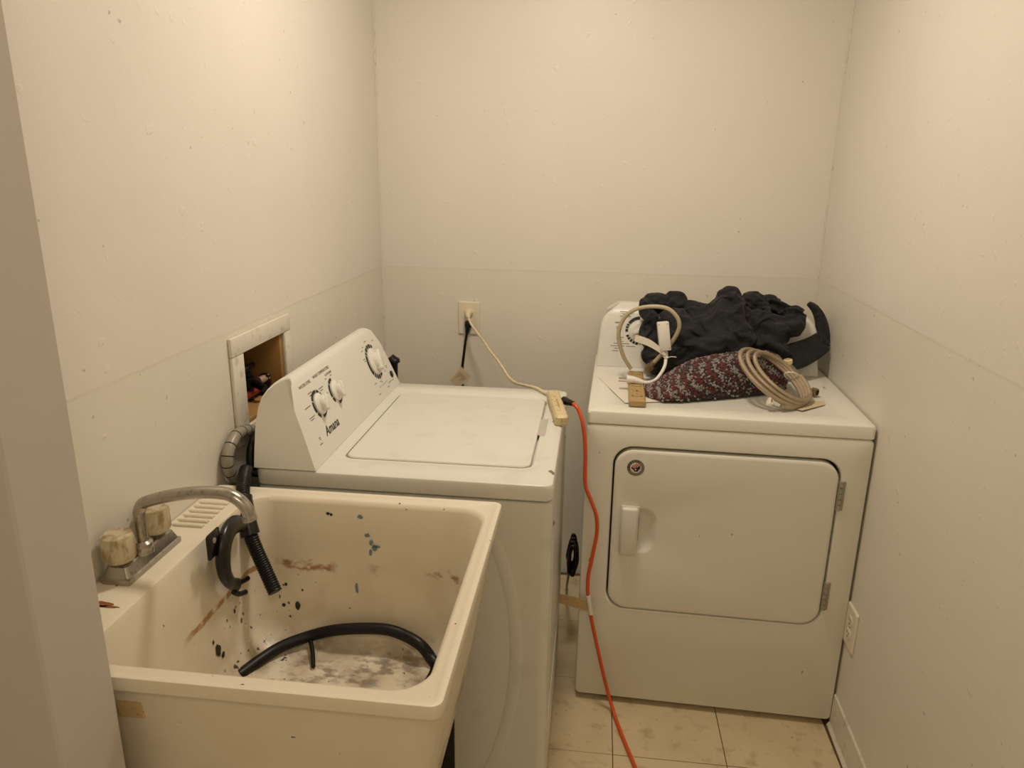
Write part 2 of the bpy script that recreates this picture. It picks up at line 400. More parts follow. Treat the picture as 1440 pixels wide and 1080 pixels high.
v2 = thing('shutoff_valve', (-.04, -.925, zf), 0, 'red valve with pale crusted stub pipe beside the black valve in the recessed wall box', 'valve')
g = G(); g.lathe([(.010, 0), (.010, .025), (.014, .028), (.014, .05), (.006, .055)], 14, Matrix.Translation((-.04, -.915, zf))); part('body', g, 'blackplastic', v2)
g = G(); g.tube([(-.055, -1.02, zf+.016), (-.055, -.970, zf+.017), (-.05, -.935, zf+.02)], .0090, 12, 4); part('handle', g, 'red', v2)
g = G(); g.tube([(-.045, -.938, zf+.042), (-.034, -.912, zf+.045)], .0095, 14, 1); part('stub_pipe', g, 'copper', v2)

# ---------------------------------------------------------------- washing machine (console against the left wall)
wm = thing('washing_machine', (.38, -.855, 0), 0, 'white top-loading washing machine with three dials on its sloped console', 'washing machine')
wx0, wx1, wy0, wy1 = .057, .7043, -1.2044, -.5047; zl, zt = .864, .9023
g = G()
def WR(ins, r, z): return rrect(wx0+ins, wx1-ins, wy0+ins, wy1-ins, r, z)
g.loft([WR(.005, .02, .03), WR(.001, .022, .035), WR(.001, .022, zl-.006), WR(.006, .02, zl-.0035), WR(.012, .016, zl-.0035)])
part('cabinet', g, 'enamel', wm)
# embossed bow on the side that faces the doorway, and one on the front
for nm, pts, up in (('side_emboss', [(.50, wy0+.0005, .835), (.575, wy0+.0005, .775), (.620, wy0+.0005, .64), (.634, wy0+.0005, .48), (.618, wy0+.0005, .32), (.575, wy0+.0005, .17), (.50, wy0+.0005, .06)], (0, 1, 0)),
                    ('front_emboss', [(wx1-.0005, -1.13, .78), (wx1-.0005, -1.13, .30), (wx1-.0005, -1.10, .24), (wx1-.0005, -.61, .24), (wx1-.0005, -.58, .30), (wx1-.0005, -.58, .78)], (1, 0, 0))):
    g = G(); g.tube(pts, .014, 10, 10, up=up, flat=.16, cap=False); part(nm, g, 'enamel', wm, 60)
lx0, lx1, ly0, ly1 = .226, .648, -1.110, -.606
g = G(); k = 8
o_ = lambda ins, r, z: rrect(wx0+ins, wx1-ins, wy0+ins, wy1-ins, r, z, k)
i_ = lambda ins, r, z: rrect(lx0-ins, lx1+ins, ly0-ins, ly1+ins, r, z, k)
g.loft([o_(.003, .018, zl), o_(0, .02, zl+.003), o_(0, .02, zt-.008), o_(.002, .02, zt-.003), o_(.008, .02, zt), i_(.022, .05, zt), i_(.016, .045, zt-.002), i_(.006, .03, zt-.002), i_(.0035, .028, zt-.004), i_(.0035, .028, zt-.016)], cap0=True, cap1=True)
part('top_panel', g, 'enamel', wm, 30)
g = G(); g.loft([i_(-.001, .026, zt-.0155), i_(-.001, .026, zt-.003), i_(-.003, .025, zt-.0005), i_(-.007, .022, zt)]); ld = part('lid', g, 'enamel', wm, 30)
g = G(); g.loft([rrect(.646, .682, -.905, -.775, .012, zt-.0018), rrect(.650, .678, -.898, -.782, .01, zt-.0014)]); part('hand_recess_shade', g, 'recess_shade', wm)  # flat plate, shade of the hand recess painted in grey
for (fx_, fy_) in ((.10, -1.16), (.66, -1.16), (.10, -.55), (.66, -.55)):
    g = G(); g.lathe([(.02, 0), (.02, .012), (.008, .014), (.008, .032)], 14, Matrix.Translation((fx_, fy_, 0))); part('leg', g, 'black', wm)
g = G(); g.tube([(.062, -1.188, .884), (.047, -1.191, .888), (.0435, -1.190, .915), (.043, -1.175, .945), (.043, -1.14, .955), (.043, -1.06, .95), (.043, -1.0, .90)], .0092, 12, 6); part('inlet_hose', g, 'black', wm, 60)
# console
prof = [(.057, .903), (.0575, .94), (.059, .98), (.062, 1.010), (.066, 1.035), (.072, 1.053), (.080, 1.067), (.089, 1.077), (.098, 1.083), (.106, 1.086), (.113, 1.087), (.119, 1.086), (.124, 1.083), (.1275, 1.079), (.130, 1.075), (.146, 1.0326), (.1625, .990), (.179, .946), (.195, .903)]
def ends(prof, z0, H_, c0, R, lo, hi, taper, swap, pinch=.55):
    loops = []
    for side in (0, 1):
        for q in (range(6) if side == 0 else range(5, -1, -1)):
            ph = q/5*PI/2; du = R*(1-math.cos(ph)); sk_ = R*(1-math.sin(ph)); lp = []
            for a, z in prof:
                h = (z-z0)/H_; tp = taper(h); f_ = min(1, max(0, (h-.03)*3)); 
                e_ = (lo+tp+du) if side == 0 else (hi-tp-du)
                aa = a+max(-1, min(1, (c0-a)/.03))*sk_*f_*pinch; zz = z-sk_*f_*(h**3)
                lp.append((aa, e_, zz) if swap else (e_, aa, zz))
            loops.append(lp)
    return loops
g = G(); loops = ends(prof, .903, .184, .105, .007, -1.203, -.512, lambda h: .026*min(h, .75)/.75+.05*max(0, (h-.75)/.25)**2, True, 0.)
g.loft(loops); con = part('console', g, 'panel', wm, 40)
FT = Vector((-.06, 0, .16)).normalized(); FN = Vector((.16, 0, .06)).normalized(); FO = Vector((.195, 0, .905))
# plane through the console's flat face
FT = (Vector((.130, 0, 1.075))-Vector((.195, 0, .903))).normalized(); FN = Vector((FT.z, 0, -FT.x)); FO = Vector((.195, 0, .903))
def face(y, t_, h=.0): return frame(FO+FT*t_+FN*h+Vector((0, y, 0)), (0, 1, 0), FT)
def dial(y, t_, r, marks, grip_ang):
    g = G(); mm = face(y, t_, .0004)
    for a0, a1 in marks:
        vs, fs = ringarc(r*1.12, r*1.42, math.radians(a0), math.radians(a1)); g.add([mm @ v for v in vs], fs)
    part('dial_marks', g, 'print', con, 0)
    g = G(); g.lathe([(r*1.08, .0002), (r*1.08, .004), (r*.98, .006), (r*.9, .0075), (r*.72, .010), (r*.66, .019), (r*.6, .0205), (.0, .0205)], 28, mm)
    rot = mm @ Matrix.Rotation(math.radians(grip_ang), 4, 'Z')
    g.box((-r*.84, -r*.30, .008), (r*.84, r*.30, .0245), .005, 3, rot)
    part('knob', g, 'panel', con, 35)
dial(-1.062, .112, .0235, [(20, 42), (50, 72), (80, 150), (156, 205), (212, 240), (262, 330)], 60)
dial(-.955, .112, .0235, [(88, 128), (135, 195), (200, 225), (262, 330)], 70)
dial(-.645, .106, .0360, [(52, 66), (72, 88), (94, 106), (112, 128), (134, 142), (146, 220), (225, 236), (242, 256), (262, 276), (282, 300)], 62)
g = G(); g.lathe([(.010, .0003), (.010, .003), (.006, .0042), (0, .0042)], 16, face(-.553, .041)); part('button', g, 'print', con)
g = G(); vs, fs = text('Amana', .030, face(-1.090, .040, .0004), .28, bold=.0006); g.add(vs, fs); part('lettering', g, 'print', con, 0)
g = G()
for s_, sz, y, t_ in (('WATER LEVEL', .0105, -1.122, .165), ('WASH TEMPERATURE', .0105, -1.04, .167), ('& OPTIONS', .008, -.975, .155)):
    vs, fs = text(s_, sz, face(y, t_, .0004)); g.add(vs, fs)
def bar(mm, x, y, ln, h=.0022):
    vs = [mm @ Vector(p) for p in ((x, y-h/2, .0005), (x+ln, y-h/2, .0005), (x+ln, y+h/2, .0005), (x, y+h/2, .0005))]; return vs, [(0, 1, 2, 3)]
for y, t_, ln in ((-1.135, .122, .030), (-1.135, .098, .030), (-1.132, .093, .022), (-1.095, .146, .022), (-1.090, .140, .014), (-1.035, .140, .026), (-1.030, .134, .016), (-1.018, .120, .022), (-1.016, .114, .014),
                  (-.985, .150, .010), (-.950, .150, .010), (-.705, .150, .012), (-.690, .158, .012), (-.715, .128, .018), (-.71, .122, .012), (-.66, .168, .016), (-.60, .158, .012), (-.705, .052, .018), (-.66, .047, .014), (-.65, .043, .010),
                  (-.597, .062, .012), (-.575, .072, .014), (-.574, .067, .010), (-.705, .020, .020), (-.60, .026, .03), (-.620, .018, .018), (-1.132, .050, .010), (-1.130, .046, .008), (-1.138, .036, .016), (-.565, .024, .012)):
    vs, fs = bar(face(0, 0, 0), y, t_, ln); g.add(vs, fs)
for i in range(6):
    mm = face(-.672+i*.0125, .035, .0004); vs, fs = bar(mm, -.0018, 0, .0036, .0036); g.add(vs, fs)
part('panel_print', g, 'grey_print', con, 0)
# paint chip on the top panel
g = G(); g.add([(.688, -1.128, zt+.0004), (.700, -1.142, zt+.0004), (.704, -1.136, zt+.0004), (.694, -1.120, zt+.0004)], [(0, 1, 2, 3)]); part('paint_chip', g, 'grey_print', wm, 0)
g = G(); g.add([(.676, -.80, zt+.0004), (.684, -.77, zt+.0004), (.686, -.772, zt+.0004), (.678, -.802, zt+.0004)], [(0, 1, 2, 3)]); part('paint_chip', g, 'grey_print', wm, 0)

# ---------------------------------------------------------------- clothes dryer (local frame: u across, v back, z up)
DRZ = -.029; DRO = Vector((.766, -.7243, 0)); MD = Matrix.Translation(DRO) @ Matrix.Rotation(DRZ, 4, 'Z')
dw, dd, dz1, dzl, dzb = .7362, .655, .9143, .880, .0175
dr = thing('clothes_dryer', DRO, DRZ, 'white front-loading clothes dryer with a round sticker on its door', 'dryer', local=True)
XZ = lambda x, y, z: (x, z, y)      # rounded rectangles in the front plane
def DF(ins, r, v, x0=0, x1=dw, z0=dzb, z1=dzl-.003): return rrect(x0+ins, x1-ins, z0+ins, z1-ins, r, v, 8, XZ)
hx0, hx1, hz0, hz1 = .076, .667, .322, .818
H = lambda ins, r, v: rrect(hx0+ins, hx1-ins, hz0+ins, hz1-ins, r, v, 8, XZ)
g = G(); g.loft([DF(.004, .012, dd), DF(0, .014, dd-.004), DF(0, .014, .008), DF(.002, .014, .003), DF(.007, .014, 0), H(-.004, .058, 0), H(-.001, .055, .002), H(0, .055, .006), H(0, .055, .026)])
part('cabinet', g, 'scuff', dr, 30)
g = G(); g.loft([H(.001, .054, .0255), H(.001, .054, .0245)]); part('door_gap_shade', g, 'gap', dr)  # dark plate behind the door, colours in the shade of the gap
g = G(); D_ = lambda ins, r, v: rrect(hx0+.0048+ins, hx1-.005-ins, hz0+.0035+ins, hz1-.0078-ins, r, v, 8, XZ)
SC = lambda ins, v: rrect(.122+ins*.4, .204-ins, .506+ins, .642-ins, .040-ins*.6, v, 8, XZ)
g.loft([D_(0, .052, .024), D_(0, .052, .003), D_(.002, .051, -.001), D_(.006, .048, -.003), D_(.010, .045, -.0035), SC(-.003, -.0035), SC(0, -.0028), SC(.006, .002), SC(.014, .0075), SC(.022, .010), SC(.030, .0112)]); door = part('door', g, 'scuff', dr, 30)
# pull over the scoop
g = G(); g.box((.106, -.021, .503), (.151, -.0038, .645), .007, 3); g.box((.104, -.008, .500), (.154, -.0036, .648), .002, 2); part('handle', g, 'panel', door, 35)
for z0, z1 in ((.678, .760), (.378, .463)):
    g = G(); hx = .668
    g.box((hx-.006, -.0035, z0), (hx+.012, -.0008, z1), .0008, 1)
    for i in range(5):
        a = z0+(z1-z0)*i/5; g.lathe([(.0045, a+.001), (.0045, a+(z1-z0)/5-.001)], 12, Matrix.Translation((hx+.001, -.005, 0)))
    part('hinge', g, 'steel', dr, 35)
# round sticker
stc = Matrix.Translation((.137, -.0036, .760)) @ Matrix.Rotation(PI/2, 4, 'X')
g = G(); g.lathe([(.0235, 0), (.0235, .0004), (0, .0004)], 36, stc); st = part('sticker', g, 'grey_print', door, 30)
M['stk_red'] = mk('sticker_red', rgb(176, 46, 48), .4, bump=0); M['stk_white'] = mk('sticker_white', rgb(226, 214, 204), .4, bump=0); M['stk_navy'] = mk('sticker_navy', rgb(22, 20, 30), .4, bump=0)
st2 = stc @ Matrix.Translation((0, 0, .0005))
g = G(); g.lathe([(.0150, 0), (.0150, .0002), (0, .0002)], 28, st2); part('sticker_centre', g, 'stk_white', st, 0)
g = G()
for i in range(4):
    x = -.0125+i*.0052; top = (.0085, .0122, .0128, .0098)[i]; ln = top+.001
    vs = [st2 @ Vector(p) for p in ((x, -.001, .0004), (x+.0026, -.001, .0004), (x+.0026+ln*.62, top, .0004), (x+ln*.55, top, .0004))]; g.add(vs, [(0, 1, 2, 3)])
part('stripes', g, 'stk_red', st, 0)
g = G(); vs = [(-.0135, .0012), (-.0075, .0000), (-.003, -.0012), (0, .0004), (.003, .0012), (.007, .0040), (.0135, .0065), (.0115, .0015), (.0125, -.0022), (.0085, -.0048), (.0065, -.0098), (.0010, -.0112), (-.0045, -.0098), (-.006, -.0050), (-.0105, -.0030)]
g.add([st2 @ Vector((a, b, .0006)) for a, b in vs], [tuple(range(15))])
part('emblem', g, 'stk_navy', st, 0)
g = G(); pts = []
for i in range(10):
    a = PI/2+i*PI/5; r = .0034 if i % 2 == 0 else .0015; pts.append(st2 @ Vector((r*math.cos(a), -.0045+r*math.sin(a), .0008)))
g.add(pts, [tuple(range(10))]); part('star', g, 'stk_white', st, 0)
g = G()
for i, ch in enumerate('AMERICA'):
    a = math.radians(200-i*21.5)
    mm = st2 @ Matrix.Rotation(a-PI/2, 4, 'Z') @ Matrix.Translation((0, .0162, 0)); vs, fs = text(ch, .0078, mm, align='CENTER', bold=.00025); g.add(vs, fs)
part('lettering', g, 'print', st, 0)
# top panel
g = G(); T_ = lambda ins, r, z: rrect(0+ins, dw-ins, 0+ins, dd-ins, r, z)
g.loft([T_(.003, .010, dzl-.0025), T_(0, .012, dzl), T_(0, .012, dz1-.007), T_(.002, .012, dz1-.002), T_(.007, .012, dz1),
        rrect(.050, dw-.050, .075, .455, .03, dz1), rrect(.058, dw-.058, .083, .447, .025, dz1-.002)])
part('top_panel', g, 'scuff', dr, 25)
for (fx_, fy_) in ((.06, .06), (.68, .06), (.06, .6), (.68, .6)):
    g = G(); g.lathe([(.018, 0), (.018, .008), (.008, .010), (.008, .0185)], 12, Matrix.Translation((fx_, fy_, 0))); part('leg', g, 'black', dr)
# console
ax0, ax1 = .006, .706
prof = [(.478, .915), (.491, .972), (.505, 1.030), (.513, 1.056), (.520, 1.078), (.525, 1.090), (.532, 1.100), (.540, 1.107), (.550, 1.1115), (.565, 1.1138), (.585, 1.114), (.625, 1.108), (.636, 1.10), (.640, 1.09), (.645, .915)]
loops = ends(prof, .915, .199, .575, .022, ax0, ax1, lambda h: .012*h+.045*max(0, (h-.70)/.30)**2.2, False)
g = G(); g.loft(loops); dc = part('console', g, 'panel', dr, 40)
dT = (Vector((0, .505, 1.030))-Vector((0, .478, .915))).normalized(); dN = Vector((0, -dT.z, dT.y)); dO = Vector((0, .478, .915))
def dface(u, t_, h=.0): return frame(dO+dT*t_+dN*h+Vector((u, 0, 0)), (1, 0, 0), dT)
g = G(); mm = dface(.142, .120, .0005)
for a0, a1 in ((92, 146), (151, 158), (162, 170), (174, 186), (200, 210), (213, 222), (226, 236), (240, 250), (254, 264), (300, 330), (20, 60)):
    vs, fs = ringarc(.038, .0465, math.radians(a0), math.radians(a1)); g.add([mm @ v for v in vs], fs)
part('dial_marks', g, 'print', dc, 0)
g = G(); g.lathe([(.035, .0003), (.035, .004), (.031, .008), (.024, .012), (.022, .02), (0, .021)], 28, mm); g.box((-.024, -.006, .01), (.024, .006, .028), .003, 2, mm @ Matrix.Rotation(.4, 4, 'Z')); part('knob', g, 'panel', dc)
g = G()
for u, t_, ln in ((.075, .180, .045), (.085, .172, .022), (.075, .166, .036), (.060, .145, .020), (.066, .130, .012), (.066, .124, .010), (.072, .096, .020), (.068, .090, .018), (.070, .083, .022), (.060, .076, .05), (.050, .068, .045), (.10, .068, .03), (.062, .060, .014), (.056, .052, .02)):
    vs, fs = bar(dface(0, 0, 0), u, t_, ln, .0022); g.add(vs, fs)
part('panel_print', g, 'grey_print', dc, 0)

# ---------------------------------------------------------------- utility sink
sk = thing('utility_sink', (.30, -1.55, 0), 0, 'stained off-white utility sink with chrome tap in the left foreground', 'sink')
sx0, sx1, sy0, sy1, sz = .003, .603, -1.855, -1.263, .885
R_ = lambda x0, x1, y0, y1, r, z: rrect(x0, x1, y0, y1, r, z, 10)
ix0, ix1, iy0, iy1 = .094, .575, -1.822, -1.296
bx0, bx1, by0, by1 = .112, .515, -1.765, -1.335
def IN(t_, r, z, ins=0): return R_(ix0+(bx0-ix0)*t_+ins, ix1+(bx1-ix1)*t_-ins, iy0+(by0-iy0)*t_+ins, iy1+(by1-iy1)*t_-ins, r, z)
g = G()
loops = [R_(.05, .525, -1.795, -1.305, .05, .512), R_(.04, .542, -1.808, -1.284, .045, .522), R_(.020, .588, -1.838, -1.270, .035, .80), R_(.014, .594, -1.845, -1.268, .028, .860), R_(.003, .602, -1.852, -1.264, .016, .862),
         R_(.001, .605, -1.855, -1.261, .016, .865), R_(.001, .606, -1.856, -1.260, .016, .8825), R_(.002, .605, -1.855, -1.261, .016, .885), R_(.006, .600, -1.850, -1.266, .015, .886), R_(.010, .594, -1.844, -1.272, .014, .8848), R_(.013, .592, -1.841, -1.274, .014, .883),
         R_(ix0-.012, ix1+.010, iy0-.010, iy1+.010, .055, .883), R_(ix0-.003, ix1+.004, iy0-.004, iy1+.004, .052, .880), R_(ix0, ix1, iy0, iy1, .05, .872)]
for t_, z in ((.25, .80), (.5, .74), (.75, .68), (.9, .64)): loops.append(IN(t_, .055, z))
for k_ in range(1, 8):
    a = k_/7*PI/2; loops.append(IN(.9+.1*k_/7, .055, .64-.06*math.sin(a), .05*(1-math.cos(a))))
loops.append(IN(1, .08, .577, .14)); loops.append(IN(1, .03, .575, .19))
g.loft(loops); basin = part('basin', g, 'tub', sk, 40)
# soap ledge ridges on the deck
for i in range(6):
    y = -1.345-i*.0195; g = G(); g.tube([(.012, y, .8832), (.014, y, .8842), (.064, y, .8842), (.068, y, .8832)], .0042, 8, 2); part('ridge', g, 'tub', sk, 50)
for (lx, ly) in ((.075, -1.33), (.495, -1.33), (.075, -1.77), (.495, -1.77)):
    g = G(); g.box((lx-.022, ly-.003, 0), (lx+.022, ly+.003, .514)); g.box((lx-.022, ly-.022, 0), (lx-.016, ly+.022, .514)); part('leg', g, 'blackmetal', sk, 0)
g = G(); g.lathe([(.030, .42), (.030, .50), (.045, .513)], 18, Matrix.Translation((.31, -1.55, 0))); part('drain_fitting', g, 'blackplastic', sk)
g = G(); g.box((.158, -1.8425, .812), (.196, -1.8385, .847), .0008, 1); part('tan_label', g, 'tanpaper', sk, 0)
g = G()
def blob(cx, cy, cz, ax, ay, n=14, sd=0, nrm='z'):
    pts = []
    for i in range(n):
        a = 2*PI*i/n; q = 1+.45*noise.noise((sd*3.1+math.cos(a)*1.3, math.sin(a)*1.3, sd)); da, db = ax*math.cos(a)*q, ay*math.sin(a)*q
        pts.append((cx+da, cy+db, cz) if nrm == 'z' else (cx+da, cy, cz+db))
    return pts, [tuple(range(n))]
for a in ((.045, -1.70, .8834, .018, .007), (.06, -1.705, .8834, .02, .003), (.035, -1.725, .8834, .012, .003)):
    g.add(*blob(*a, sd=a[0]*50))
part('rust_stain', g, 'rust', sk, 0)
# blue paint flecks on the far inner wall
g = G()
def wally(z): return iy1+(by1-iy1)*(.872-z)/(.872-.64)*.9-.0012
for i, (x, z, a, b) in enumerate(((.337, .815, .006, .004), (.345, .800, .004, .006), (.352, .790, .006, .007), (.344, .780, .003, .007), (.357, .793, .007, .003), (.322, .852, .006, .004), (.315, .705, .003, .009), (.317, .697, .002, .005))):
    pts, fs = blob(x, 0, z, a, b, 10, i+2, 'x'); g.add([(p[0], wally(p[2]), p[2]) for p in pts], fs)
part('paint_fleck', g, 'bluepaint', sk, 0)
# black flecks on the bottom, the deck-side wall and the far wall
g = G()
for i, (x, y, a, b) in enumerate(((.118, -1.433, .010, .005), (.126, -1.418, .007, .004), (.140, -1.440, .006, .003), (.133, -1.455, .008, .003), (.165, -1.360, .006, .003), (.235, -1.372, .005, .003), (.46, -1.40, .008, .005), (.42, -1.385, .006, .003))):
    g.add(*blob(x, y, .5778, a, b, 12, i*1.7+.3))
def inx(z): return ix0+(bx0-ix0)*(.872-z)/(.872-.64)*.9+.0012
for i, (y, z, a, b) in enumerate(((-1.505, .665, .010, .012), (-1.492, .648, .006, .006), (-1.515, .690, .003, .005), (-1.46, .70, .002, .003), (-1.43, .70, .003, .005))):
    pts, fs = blob(0, y, z, a, b, 12, i*2.3+.7, 'x'); g.add([(inx(q[2]), y+q[0], q[2]) for q in pts], fs)
for i, (x, z, a, b) in enumerate(((.190, .655, .006, .009), (.150, .672, .003, .005), (.160, .655, .004, .004), (.165, .70, .003, .004), (.20, .69, .002, .003), (.108, .85, .010, .004), (.255, .855, .004, .003), (.262, .853, .003, .003))):
    pts, fs = blob(x, 0, z, a, b, 12, i*1.3+.2, 'x'); g.add([(q[0], wally(q[2])-.0006, q[2]) for q in pts], fs)
part('grime_fleck', g, 'print', sk, 0)
# tap
dk = .883
g = G(); F_ = lambda ins, z, r=.006: rrect(.006+ins, .058-ins, -1.648+ins, -1.494-ins, r, z)
g.loft([F_(0, dk, .004), F_(0, dk+.008, .004), F_(.003, dk+.010), F_(.009, dk+.026), F_(.012, dk+.028)]); fa = part('faucet', g, 'chrome', sk, 30)
for y in (-1.626, -1.526):
    mm = Matrix.Translation((.032, y, dk+.0285)); n = 12
    g = G(); g.lathe([(.010, 0), (.010, .004)], 14, mm); g2 = g
    part('handle_collar', g2, 'chrome', fa)
    g = G(); g.lathe([(.019, .004), (.024, .008), (.0255, .014), (.0255, .044), (.024, .050), (.018, .053), (.012, .051), (0, .051)], 14, mm); part('handle', g, 'acrylic', fa, 20)
cy = -1.586
g = G(); g.lathe([(.0175, 0), (.0175, .008), (.0165, .010), (.0175, .012), (.0175, .019), (.013, .023), (.0, .024)], 24, Matrix.Translation((.045, cy, dk+.026))); part('spout_collar', g, 'chrome', fa)
path = [(.047, cy, dk+.045), (.047, cy, .975), (.052, cy, .992), (.064, cy, 1.002), (.105, cy, 1.015), (.150, cy, 1.0235), (.188, cy, 1.026), (.210, cy, 1.0225), (.226, cy, 1.012), (.235, cy, .998), (.238, cy, .982)]
g = G(); g.tube(path, lambda s: .0095+.0022*min(1, s*5) + (.0015 if s > .96 else 0), 14, 6, up=(-1, 0, 0), flat=.85); part('spout', g, 'chrome', fa, 50)

# ---------------------------------------------------------------- hoses at the sink
dh = thing('drain_hose', (.05, -1.24, .60), 0, 'black corrugated drain hose hooked over the sink edge beside the tap', 'hose')
g = G(); hp = [(.026, -1.205, .60), (.028, -1.207, .78), (.034, -1.210, .866), (.048, -1.222, .903), (.064, -1.262, .906), (.078, -1.300, .893), (.096, -1.335, .858), (.118, -1.355, .812), (.150, -1.372, .752), (.172, -1.388, .722)]
g.tube(hp, .0140, 14, 6, rib=.0045); part('corrugated_tube', g, 'black', dh, 60)
g = G(); g.tube([(.082, -1.310, .884), (.100, -1.338, .850), (.112, -1.350, .822)], .0185, 16, 4); part('sleeve', g, 'blackplastic', dh, 50)
g = G(); cpts = [(.112, -1.372, .853), (.116, -1.405, .874), (.120, -1.44, .882), (.124, -1.472, .870), (.125, -1.484, .84), (.123, -1.476, .808), (.119, -1.452, .776), (.117, -1.425, .757)]
g.tube(cpts, lambda s: .012+.011*math.sin(PI*min(1, s*1.15)), 14, 6, up=(1, 0, 0), flat=.55)
g.tube([(.117, -1.432, .762), (.119, -1.412, .756), (.121, -1.394, .752)], .0055, 8, 3); g.tube([(.117, -1.444, .752), (.119, -1.428, .738), (.121, -1.408, .730)], .0055, 8, 3)
g.box((.117, -1.522, .860), (.123, -1.478, .908), .004, 1); part('hose_hook', g, 'blackplastic', dh, 50)
g = G(); g.lathe([(.005, 0), (.005, .002), (.002, .002)], 12, Matrix.Translation((.1235, -1.504, .893)) @ Matrix.Rotation(PI/2, 4, 'Y')); part('rivet', g, 'steel', dh)

rh = thing('ribbed_hose', (.03, -1.19, .85), 0, 'grey ribbed hose looping between the left wall and the washing machine console', 'hose')
g = G(); rp = [(.016, -1.085, .930), (.016, -1.118, .955), (.017, -1.150, .966), (.017, -1.192, .970), (.017, -1.232, .947), (.017, -1.238, .916), (.017, -1.219, .884), (.016, -1.185, .855), (.015, -1.16, .80), (.015, -1.14, .70)]
g.tube(rp, .0125, 14, 8); tb = part('tube', g, 'ribgrey', rh, 60)
P = smoothpts(rp, 8)
for i in range(4, len(P)-20, 5):
    d = (P[i+1]-P[i-1]).normalized(); g = G(); g.lathe([(.0128, -.0012), (.0133, 0), (.0128, .0012)], 14, Matrix.Translation(P[i]) @ d.to_track_quat('Z', 'Y').to_matrix().to_4x4()); part('rib', g, 'gap', tb, 0)

g = G(); bz = .014
bp = [(0.126, -1.472, 0.588), (0.15, -1.419, 0.591), (0.179, -1.382, 0.597), (0.228, -1.353, 0.605), (0.275, -1.355, 0.622), (0.327, -1.352, 0.629), (0.379, -1.352, 0.632), (0.416, -1.356, 0.627), (0.456, -1.372, 0.619), (0.481, -1.382, 0.597), (0.497, -1.413, 0.589), (0.478, -1.52, 0.588)]
def lift(p):      # keep the hose on the dished bottom
    return (p[0], p[1], p[2])
g.tube([lift(p) for p in bp], .0115, 14, 8)
tag(obj('rubber_hose', g, 'black', None, 60), 'thick black rubber hose lying in an arc on the sink bottom', 'hose')
g = G(); g.tube([(.226, -1.362, .598), (.241, -1.39, .591), (.255, -1.424, .585)], .0045, 10, 4); tag(obj('rubber_strip', g, 'black', None, 50), 'short straight black rubber strip on the sink bottom inside the hose arc', 'strip')

g = G(); g.tube([(.095, -.25, .0), (.095, -.25, .55), (.097, -.25, .87), (.104, -.25, .898), (.112, -.25, .890)], lambda s: .020 if s < .9 else .017, 14, 6)
tag(obj('rubber_elbow', g, 'black', None, 50), 'black rubber hose elbow sticking up behind the washing machine', 'hose')

# ---------------------------------------------------------------- wall outlets
def outlet(name, M_, label, plugs):
    """plate in its own frame: x across, y up, z out of the wall"""
    o = bpy.data.objects.new(name, None); COL.objects.link(o); o.matrix_world = M_; LOCAL[o.name] = True; tag(o, label, 'outlet')
    g = G(); g.loft([rrect(-.0395, .0395, -.060, .060, .004, 0), rrect(-.0395, .0395, -.060, .060, .004, .003), rrect(-.037, .037, -.0575, .0575, .004, .0062)]); part('plate', g, 'outlet', o, 25)
    for yc in (.0195, -.0195):
        g = G(); c_ = []
        for z, s_ in ((.0055, 1), (.0078, 1), (.0083, .95)):
            lp = []
            for i in range(24):
                a = 2*PI*i/24; lp.append((.0170*s_*math.cos(a), yc+max(-.0138, min(.0138, .0172*math.sin(a)))*s_, z))
            c_.append(lp)
        g.loft(c_); rc = part('receptacle', g, 'outlet', o, 30)
        for (x, y, w_, h_) in ((-.0063, .004, .0024, .0085), (.0063, .004, .0024, .0070), (0, -.0075, .0046, .0046)):
            g = G(); g.box((x-w_/2, yc+y-h_/2, .0080), (x+w_/2, yc+y+h_/2, .0086)); part('slot', g, 'gap', rc, 0)
    g = G(); g.lathe([(.0032, .006), (.0032, .0068), (0, .0072)], 10); part('screw', g, 'steel', o)
    return o
outlet('wall_outlet', frame((.3205, -.0005, 1.010), (1, 0, 0), (0, 0, 1)), 'ivory wall outlet on the back wall with two plugs in it', True)
yo = -.777; d_ = Vector((-.0254, -1, 0)).normalized()
outlet('wall_outlet', frame((wr(yo)-.0006, yo, .349), d_, (0, 0, 1)), 'empty ivory wall outlet low on the right wall beside the dryer', False)

# ---------------------------------------------------------------- cords at the back wall
ec = thing('extension_cord', (.33, -.02, 1.0), 0, 'cream extension cord from the wall outlet to a grimy three-way block on the washing machine', 'cord')
g = G(); g.tube([(.3205, -.0095, 1.0305), (.3205, -.022, 1.0305), (.322, -.036, 1.027), (.326, -.046, 1.018)], lambda s: .0155-.009*s, 14, 4); part('plug', g, 'cream', ec, 50)
g = G(); cp = [(.326, -.046, 1.018), (.345, -.068, .992), (.389, -.1, .948), (.420, -.15, .925), (.453, -.2, .906), (.480, -.26, .894), (.505, -.32, .883), (.535, -.39, .885), (.569, -.455, .897), (.612, -.518, .9085), (.635, -.555, .9085), (.660, -.60, .916)]
g.tube(cp, .0046, 10, 6); part('cord', g, 'cream', ec, 60)
bm_ = frame((.684, -.715, .9185), (.985, .16, 0), (-.16, .985, 0))
g = G(); g.loft([rrect(-.015, .015, -.115, .115, .008, -.0155), rrect(-.0175, .0175, -.118, .118, .010, -.011), rrect(-.0175, .0175, -.118, .118, .010, .006), rrect(-.013, .013, -.110, .110, .008, .0125), rrect(-.010, .010, -.106, .106, .006, .0135)]); g.xf(bm_)
bk = part('socket_block', g, 'dirtycream', ec, 30)
g = G(); g.box((-.002, -.05, .0134), (.002, .02, .0142), 0, 1, bm_); part('socket_slot', g, 'tan', bk, 0); g = G(); g.box((-.0008, -.1185, -.006), (.0008, -.1178, .004), 0, 1, bm_); part('socket_slot', g, 'tan', bk, 0)

